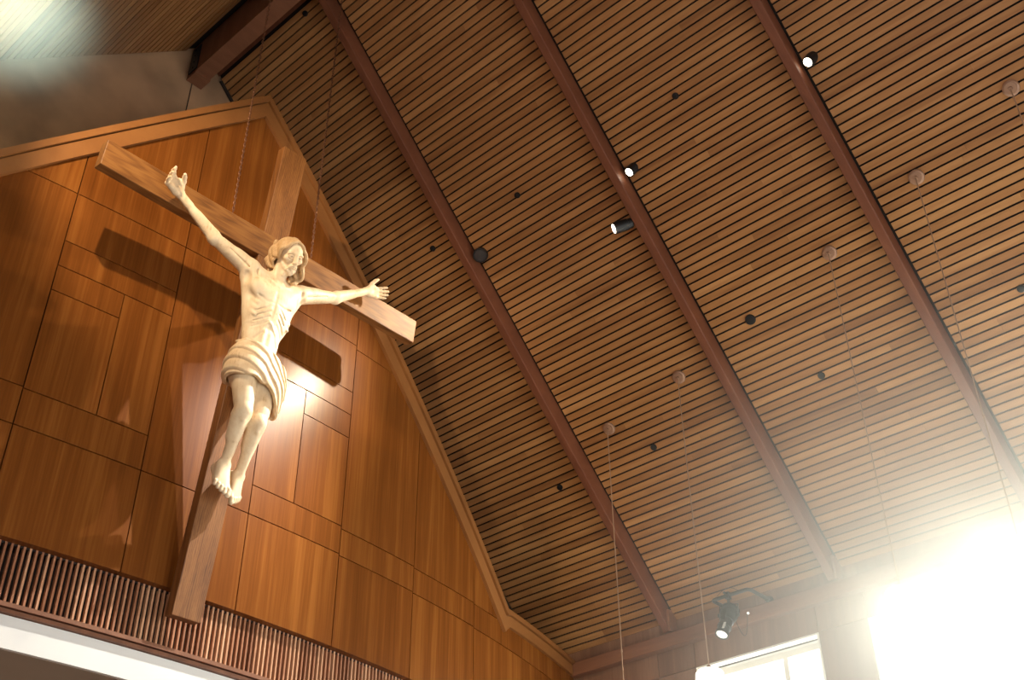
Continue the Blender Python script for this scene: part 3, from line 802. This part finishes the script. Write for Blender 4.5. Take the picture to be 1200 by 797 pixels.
# sweep from the parting over the temples
for s_ in (-1, 1):
    for j in range(9):
        z = .30 - j*.075; a0 = .50 - .03*j*0
        top_ = (s_*.02, .49-.012*j*j*.2 - max(0,(z-.1))*.50, z*.95)
        mid_ = (s_*.22, .37-.01*j-max(0,(z-.1))*.45, z*.95+.02); lo_ = (s_*.345, .12, z*.75-.02); lo2 = (s_*.365, -.10, z*.55-.06)
        lock(s_, 0, 0, 0, [top_, mid_, lo_, lo2], .036, .046, j*.9)
# figure's left side: long wavy tresses falling forward on the shoulder
WV = .016
for j in range(9):
    z = .26 - j*.065
    lock(1, 0, 0, 0, [(.33,.14,z), (.375,-.10,z*.95), (.36,-.34,z*.85+.06), (.31,-.55,z*.6+.14), (.20,-.70,z*.4+.20)], .050, .040, j*1.3)
for j in range(3):
    lock(1, 0, 0, 0, [(.30,-.20,.10-.08*j), (.28,-.40,.14-.06*j), (.20,-.58,.20-.05*j), (.12,-.68,.22-.05*j)], .055, .040, j*1.7+.6)
WV = .010
# figure's right side: swept behind the ear, shorter
for j in range(7):
    z = -.01 - j*.06
    lock(-1, 0, 0, 0, [(-.31,.16,z+.02), (-.355,-.04,z-.03), (-.36,-.22,z-.07), (-.31,-.40,z-.08)], .042, .032, j*1.1)
for j in range(7):
    x = -.24+.08*j
    lock(1, 0, 0, 0, [(x,.30,-.40), (x*1.05,.0,-.45), (x*1.1,-.28,-.40), (x,-.50,-.32)], .056, .040, j)
hair = Hr.mesh('hair', M['hair'], fig, xf)

# loincloth: hollow wrap with diagonal folds
h = .0045; lo = np.array((-.36,-1.78,.04)); hi = np.array((.27,-1.02,.46))
C1 = SDF(lo, hi, h); C2 = SDF(lo, hi, h)
for S_, e in ((C1, .040), (C2, .016)):
    S_.ell((-.065,-1.15,.235), (.148+e,.15+e,.102+e), k=.05)
    S_.ell((-.045,-1.27,.225), (.178+e,.17+e,.120+e), k=.06)
    S_.cone(HR+V(0,.03,0), HR+(KR-HR)*.62, .108+e, .088+e, .05); S_.cone(HL+V(0,.03,0), HL+(KL-HL)*.66, .108+e, .084+e, .05)
    S_.cone(V(-.12,-1.30,.25), V(.07,-1.40,.26), .10+e, .10+e, .06)
    S_.ell((-.12,-1.34,.20), (.11+e,.14+e,.11+e), k=.05); S_.ell((.04,-1.33,.20), (.11+e,.14+e,.11+e), k=.05)
    if S_ is C1: S_.cone((.155,-1.22,.27), (.160,-1.56,.25), .050, .060, .04)
    else: S_.cone((.155,-1.40,.27), (.160,-1.68,.25), .028, .045, .02)
ax = [lo[i] + h*np.arange(C1.n[i]) for i in range(3)]
A3, B3, D3 = np.meshgrid(*ax, indexing='ij')
Aa = A3 - .04
th_ = np.arctan2(Aa+.085, D3-.20)                  # angle round the hips, + towards figure's left
# folds sweep from the right hip down to the left
sweep = B3 + .30*(Aa+.10) + .60*np.clip(Aa+.10, 0, 1) + .9*np.clip(Aa-.02, 0, 1)**1.2
q = (sweep+1.165)/.098 + .30*np.sin(th_*1.6+.4)
fr = q - np.floor(q)
saw = np.where(fr < .84, fr/.84, (1-fr)/.16)       # each fold swells downward then turns under sharply
saw = 1-saw
g1 = C1.g - .019*saw**.5 + .008
toplin = -1.105 - .30*np.clip(Aa+.16, 0, 1) + .10*np.clip(-(Aa+.26), 0, 1) - .25*np.clip(Aa-.02,0,1)
top_cut = B3 - toplin
bot = -1.405 - .10*np.clip(Aa+.22, 0, 1) - .28*np.clip((Aa+.05), 0, .12)/.12*.36 - .95*np.clip(Aa-.075, 0, .10) - .05*np.clip(-(Aa+.22),0,1)
bot_cut = bot + .008*np.sin(A3*38) - B3
shell = np.maximum(np.maximum(g1, -C2.g), np.maximum(top_cut, bot_cut))
C1.g = shell.astype(np.float32)
kn = SDF(lo, hi, h)
# twisted roll along the upper edge and the knot at the left hip
pts = [V(-.245,-1.09,.20), V(-.215,-1.09,.29), V(-.115,-1.115,.345), V(-.01,-1.155,.352), V(.08,-1.195,.325), V(.145,-1.225,.27)]
kn.chain(pts, [.010,.013,.017,.020,.022,.024], .006)
kn.ell((.155,-1.24,.285), (.034,.045,.036), k=.02); kn.ell((.170,-1.21,.26), (.022,.034,.028), k=.01)
kn.chain([V(.15,-1.27,.30), V(.145,-1.37,.325), V(.155,-1.47,.33), V(.16,-1.545,.315)], [.022,.022,.026,.026], .012)
kn.chain([V(.175,-1.27,.27), V(.180,-1.39,.285), V(.190,-1.48,.28), V(.195,-1.55,.26)], [.020,.022,.024,.022], .012)
hk = np.maximum(.012-np.abs(C1.g-kn.g), 0)/.012
C1.g = (np.minimum(C1.g, kn.g) - hk*hk*.012*.25).astype(np.float32)
cloth = C1.mesh('loincloth', M['cloth'], fig, xf)

#FIGEND

# ------------------------------------------------------------------ spotlights on the rafters
def spot_head(loc, aim, mount, lit, label, rad=.060, ln=.19):
    """loc = lens centre, aim = direction of light, mount = point on the roof/rafter"""
    loc = Vector(loc); aim = Vector(aim).normalized(); back = -aim
    t = empty('spotlight', mount); tag(t, label, 'spotlight', 'black spotlights on the rafters')
    m = MB(); m.lathe(loc, back, [(0,rad*.86),(0,rad),(.012,rad*1.02),(ln*.75,rad*1.02),(ln*.78,rad*.9),(ln,rad*.86),(ln,rad*.5)], 28)
    m.build('lamp_head', M['black'], t, smooth=True)
    m = MB(); m.lathe(loc-back*.003, back, [(0,rad*.78),(.002,rad*.8)], 24); m.build('lens', M['lens'] if lit else M['lensoff'], t)
    j = loc + back*ln*.72; m = MB(); mt = Vector(mount)
    m.tube([j, j*.35+mt*.65, mt], .014, 8); m.lathe(mt, (mt-j).normalized(), [(-.05,.036),(-.045,.040),(-.002,.040)], 16)
    m.build('mount_bracket', M['black'], t, smooth=True)
    return t
SPOTS = [
 ((6.86,4.68,7.79), (-.55,.42,-.90), (6.99,4.72,7.82), 1, 'black lit spotlight high on the middle rafter, just above the second lamp'),
 ((7.01,5.02,7.36), (-.60,.70,-.38), (7.17,4.93,7.46), 1, 'black lit spotlight under the middle rafter aimed left at the crucifix'),
 ((6.82,6.66,7.83), (-.58,-.30,-.72), (6.95,6.71,7.88), 0, 'dark unlit spotlight on the rafter nearest the crucifix'),
 ((6.84,2.68,7.80), (-.55,.42,-.90), (6.97,2.72,7.84), 1, 'topmost black lit spotlight, on the rafter at upper right'),
 ((1.35,5.02,7.30), (.62,.72,-.38), (1.30,4.93,7.60), 1, 'black lit spotlight on the left slope aimed right at the crucifix'),
]
for i_, s_ in enumerate(SPOTS): spot_head(*s_, *((.052, .17), (.058, .19), (.078, .16), (.052, .17), (.058, .19))[i_])

# small black ceiling fixtures
def fixture(x, y, rad, label):
    z = ZE+(XW-x)*T; m = MB(); c = Vector((x,y,z))
    m.lathe(c, nrm, [(-.01,rad),(.012,rad),(.020,rad*.9),(.022,rad*.6)], 24)
    return tag(m.build('sprinkler_cover', M['black'], origin=c, smooth=True), label, 'ceiling fixture', 'small round black ceiling fixtures')
for x, y, r_, l in [(6.63,3.92,.032,'small black disc between the two upper rafters, upper row'),
    (6.63,5.94,.032,'small black disc left of the middle rafter and right of the unlit spotlight'),
    (6.63,7.20,.032,'small black disc left of the unlit spotlight near the gable wall'),
    (4.58,7.19,.032,'small black disc near the ridge beam at the top edge'),
    (8.18,4.33,.052,'largest round black disc on the ceiling slats, in line with the pendant canopies'),
    (8.72,3.97,.034,'small black disc below and right of the largest black disc'),
    (8.72,5.95,.034,'small black disc between two pendant cords'),
    (8.72,7.24,.034,'small black disc lowest on the ceiling, left of the first pendant cord'),
    (8.71,2.03,.034,'small black disc at the right edge of the ceiling')]:
    fixture(x, y, r_, l)

# pendant lamps
def pendant(x, y, ztop, label, ferrule=None):
    z = ZE+(XW-x)*T; t = empty('pendant_lamp', (x, y, z)); tag(t, label, 'pendant lamp', 'pendant lamps hanging by the window wall')
    m = MB(); m.lathe((x,y,z), nrm, [(-.005,.068),(.018,.068),(.026,.060),(.028,.052),(.034,.05),(.036,.018),(.05,.012)], 30); m.build('canopy', M['canopy'], t, smooth=True)
    p = Vector((x,y,z)) + nrm*.045
    m = MB(); m.tube([p, (p.x, p.y, ztop)], .0052, 8); 
    if ferrule: m.lathe((p.x,p.y,ferrule-.015), (0,0,1), [(0,.006),(.004,.010),(.026,.010),(.03,.006)], 10)
    m.build('cord', M['cord'], t, smooth=True)
    m = MB(); m.lathe((p.x,p.y,ztop), (0,0,-1), [(-.03,.012),(0,.03),(.02,.055),(.03,.10)], 24); m.build('lamp_cap', M['canopy'], t, smooth=True)
    m = MB(); m.lathe((p.x,p.y,ztop-.012), (0,0,-1), [(0,.06),(.008,.10),(.03,.118),(.07,.122),(.34,.122),(.38,.115),(.40,.09)], 32); m.build('lamp_shade', M['opal'], t, smooth=True)
pendant(8.46, 6.32, 3.30, 'pendant lamp with the cord nearest the gable wall', 3.82)
pendant(8.33, 5.30, 3.37, 'pendant lamp glowing at the corner of the lit window')
pendant(8.01, 3.34, 3.44, 'pendant lamp hanging within the glare right of the lit window')
pendant(7.83, 2.35, 3.44, 'pendant lamp whose cord crosses the third rafter', 4.45)
pendant(7.62, 1.36, 3.44, 'pendant lamp with its canopy at the upper right edge')

# theatre light on a pipe bracket
tl = empty('theatre_light', (9.9, 5.9, 4.55)); tag(tl, 'black theatre spotlight hanging from a bent pipe bracket above the window', 'stage light')
P1 = Vector((9.985, 5.56, 4.585)); P4 = Vector((9.985, 6.27, 4.50))
zpipe = 4.60; XO = 9.60
m = MB()
def rounded(pts, r=.05, n=6):
    out = [Vector(pts[0])]
    for a, b, c in zip(pts[:-2], pts[1:-1], pts[2:]):
        a, b, c = map(Vector, (a, b, c)); u = (a-b).normalized()*r; v = (c-b).normalized()*r
        for i in range(n+1):
            t = i/n; out.append((b+u)*(1-t)**2 + b*2*t*(1-t) + (b+v)*t*t)
    out.append(Vector(pts[-1])); return out
m.tube(rounded([(9.985,5.57,4.575),(XO,5.57,4.575),(XO,6.01,4.575),(9.93,6.01,4.575)]), .019, 12)
m.build('pipe_bracket', M['black2'], tl, smooth=True)
for yf in (5.57, 6.01):
    m = MB(); m.lathe((9.999,yf,4.575), (-1,0,0), [(0,.04),(.012,.04),(.014,.026),(.06,.026)], 16)
    m.build('wall_flange', M['black2'], tl, smooth=True)
HC = Vector((9.60, 5.835, 4.37)); HD = Vector((-.45,.10,-.82)).normalized()
sd = Vector((-.25,.95,-.1)); sd = (sd - HD*sd.dot(HD)).normalized(); fw = HD.cross(sd)
m = MB(); m.obox((XO,5.815,4.57), (1,0,0), (0,1,0), (0,0,1), .028, .022, .036); m.lathe((XO,5.815,4.55), (0,0,-1), [(0,.016),(.05,.016),(.052,.022),(.066,.022)], 12)
m.lathe((XO-.02,5.815,4.585), (-1,0,0), [(0,.008),(.04,.008),(.042,.014),(.05,.014)], 10)
m.build('clamp', M['black2'], tl, smooth=True)
m = MB(); top = Vector((XO,5.815,4.48))
for sg in (-1,1): 
    a = HC + sd*.10*sg; b = top + sd*.10*sg
    m.tube([top, b, a], .008, 6)
    m.lathe(a + sd*sg*.002, sd*sg, [(-.018,.02),(.012,.02),(.014,.012)], 12)
m.build('yoke', M['black2'], tl)
m = MB(); m.lathe(HC - HD*.09, HD, [(0,.045),(.006,.075),(.03,.088),(.11,.090),(.125,.080),(.17,.076),(.175,.066),(.24,.064),(.242,.072),(.262,.072),(.265,.062),(.325,.062),(.328,.070),(.355,.070),(.356,.060),(.342,.058)], 30)
for i in range(6):
    m.lathe(HC - HD*(.085-.014*i), HD, [(0,.0),(0,.093),(.004,.093)], 24)
m.obox(HC + HD*.06 - fw*.068, sd, fw, HD, .02, .012, .05)
m.build('lamp_body', M['black2'], tl, smooth=True)
m = MB(); m.lathe(HC + HD*.258, HD, [(-.004,.056),(0,.056),(.006,.04),(.010,.008)], 24); m.build('lens', M['lens2'], tl, smooth=True)
m = MB(); m.obox(HC + HD*.20 - fw*.066 - sd*.035, sd, fw, HD, .012, .003, .04); m.build('label_plate', M['tape'], tl)
m = MB()
q0 = Vector((9.91,5.80,4.475)); m.lathe(q0, (-.6,-.6,-.4), [(0,.009),(.03,.009),(.032,.014),(.036,.014)], 12)
m.build('safety_hook', M['chrome'], tl)
m = MB()
pts = [q0 + Vector((-.02,-.01,-.01))]
for i in range(1, 13):
    t_ = i/12; pts.append(q0.lerp(HC + Vector((.05,-.03,-.02)), t_) + Vector((0, -.02*math.sin(PI*t_), -.22*math.sin(PI*t_))))
m.tube(pts, .0035, 6)
pts = []
for i in range(14):
    t_ = i/13; pts.append(Vector((XO,5.95,4.60)).lerp(Vector((XO+.05,5.68,4.58)), t_) + Vector((0,0,.075*math.sin(PI*t_))))
m.tube(pts, .0025, 6)
m.build('safety_cable', M['black'], tl)

# ------------------------------------------------------------------ light
DR, DL, DB = 80, 92, 440
def area(name, loc, rot, sx, sy, power, col_):
    l = bpy.data.lights.new(name, 'AREA'); l.shape = 'RECTANGLE'; l.size = sx; l.size_y = sy; l.energy = power; l.color = col_
    o = bpy.data.objects.new(name, l); COL.objects.link(o); o.location = loc; o.rotation_euler = rot; return o
for c in WC: area('daylight_right', (XW+.42, c, (ZH+ZS)/2), (0, math.radians(90), 0), ZH-ZS, WW*2, DR, (1, .99, .94))
for c in WCL: area('daylight_left', (XL-.42, c, (ZH+ZS)/2), (0, math.radians(-90), 0), ZH-ZS, WW*2, DL, (1, .985, .93))
area('rear_fill', (XR, YF-.005, .4), (math.radians(90), 0, 0), 7, 3, DB, (.97, 1, 1))  # added fill in front of the solid rear wall, which has no window
def spot(loc, tgt, power, ang, blend, col_, rad=.03):
    l = bpy.data.lights.new('spot_beam', 'SPOT'); l.energy = power; l.spot_size = math.radians(ang); l.spot_blend = blend; l.color = col_; l.shadow_soft_size = rad
    o = bpy.data.objects.new('spot_beam', l); COL.objects.link(o); o.location = loc
    o.rotation_euler = (Vector(tgt)-Vector(loc)).to_track_quat('-Z', 'Y').to_euler(); return o
def lens_out(i): return Vector(SPOTS[i][0]) + Vector(SPOTS[i][1]).normalized()*(.14 if i in (0, 3) else .03)
spot(lens_out(1), (4.4,7.0,5.6), 540, 60, .7, (1,.80,.55))
spot(lens_out(4), (4.05,7.0,6.5), 520, 66, .6, (1,.78,.52))
spot(lens_out(0), (3.4,7.2,2.35), 2000, 44, .8, (1,.93,.84))
spot(lens_out(3), (3.6,5.2,-1), 200, 50, .4, (1,.85,.65))
for x, y, z, e in ((8.50,6.32,3.05,25),(8.36,5.3,3.12,40),(8.04,3.34,3.2,150),(7.86,2.35,3.2,215),(7.65,1.36,3.2,150)):
    l = bpy.data.lights.new('pendant_bulb', 'POINT'); l.energy = e; l.color = (1,1,.80); l.shadow_soft_size = .08
    o = bpy.data.objects.new('pendant_bulb', l); COL.objects.link(o); o.location = (x, y, z)
spot((2.5,5.3,5.6), (1.35,7.6,8.2), 5000, 34, 1.0, (.82,1,.86), .1)  # added unseen uplight, no fixture; brightens the left slope and its glare volume
def haze(name, c, r, dens, col_):  # scattering volume added to imitate veiling lens glare
    import bmesh
    m, N, L, Bs = new_mat('glare_scatter'); N.remove(Bs)
    tc = nd(N, 'ShaderNodeTexCoord'); g = nd(N, 'ShaderNodeTexGradient', gradient_type='QUADRATIC_SPHERE'); L.new(tc.outputs['Object'], g.inputs['Vector'])
    mu = nd(N, 'ShaderNodeMath', operation='MULTIPLY'); mu.inputs[1].default_value = dens; L.new(g.outputs['Fac'], mu.inputs[0])
    vs = nd(N, 'ShaderNodeVolumeScatter'); vs.inputs['Color'].default_value = (*col_, 1); vs.inputs['Anisotropy'].default_value = .2; L.new(mu.outputs[0], vs.inputs['Density'])
    L.new(vs.outputs[0], N['Material Output'].inputs['Volume'])
    me = bpy.data.meshes.new(name); bm = bmesh.new(); bmesh.ops.create_icosphere(bm, subdivisions=3, radius=1.0); bm.to_mesh(me); bm.free(); me.materials.append(m)
    o = bpy.data.objects.new(name, me); COL.objects.link(o); o.location = c; o.scale = r; return o
hz = haze('window_haze', (7.6,2.6,2.9), (2.8,3.2,2.9), .62, (1,.99,.93)); tag(hz, 'added haze volume imitating lens glare before the windows at lower right', 'haze', kind='stuff')  # stands in for lens veil; the pendant bulbs make this added volume glow
hz = haze('glare_volume_left', (1.75,7.0,7.7), (1.2,1.3,1.3), .6, (1,1,.92)); tag(hz, 'added haze volume imitating lens glare under the left roof slope in the top left corner', 'haze', kind='stuff')  # added volume; catches the uplight to imitate glare in the corner
wd = bpy.data.worlds.new('World'); SC.world = wd; wd.use_nodes = True
bg = wd.node_tree.nodes['Background']; bg.inputs['Color'].default_value = (1,.985,.93,1); bg.inputs['Strength'].default_value = 1.6

# ------------------------------------------------------------------ camera
cam = bpy.data.cameras.new('camera'); co = bpy.data.objects.new('camera', cam); COL.objects.link(co)
cam.sensor_fit = 'HORIZONTAL'; cam.sensor_width = 36; cam.lens = 1346.19/1200*36; cam.clip_start = .05; cam.clip_end = 200
r_ = Vector((.677121,-.735834,-.007503)); u_ = Vector((-.419943,-.394768,.817194)); f_ = Vector((.604281,.550188,.576313))
co.matrix_world = Matrix(((r_.x,u_.x,-f_.x,0),(r_.y,u_.y,-f_.y,0),(r_.z,u_.z,-f_.z,0),(0,0,0,1)))
SC.camera = co
SC.view_settings.view_transform = 'Standard'; SC.view_settings.look = 'None'; SC.view_settings.gamma = 1; SC.view_settings.exposure = 0
SC.view_settings.use_curve_mapping = False
SC.cycles.use_denoising = True
SC.cycles.max_bounces = 8; SC.cycles.sample_clamp_indirect = 4
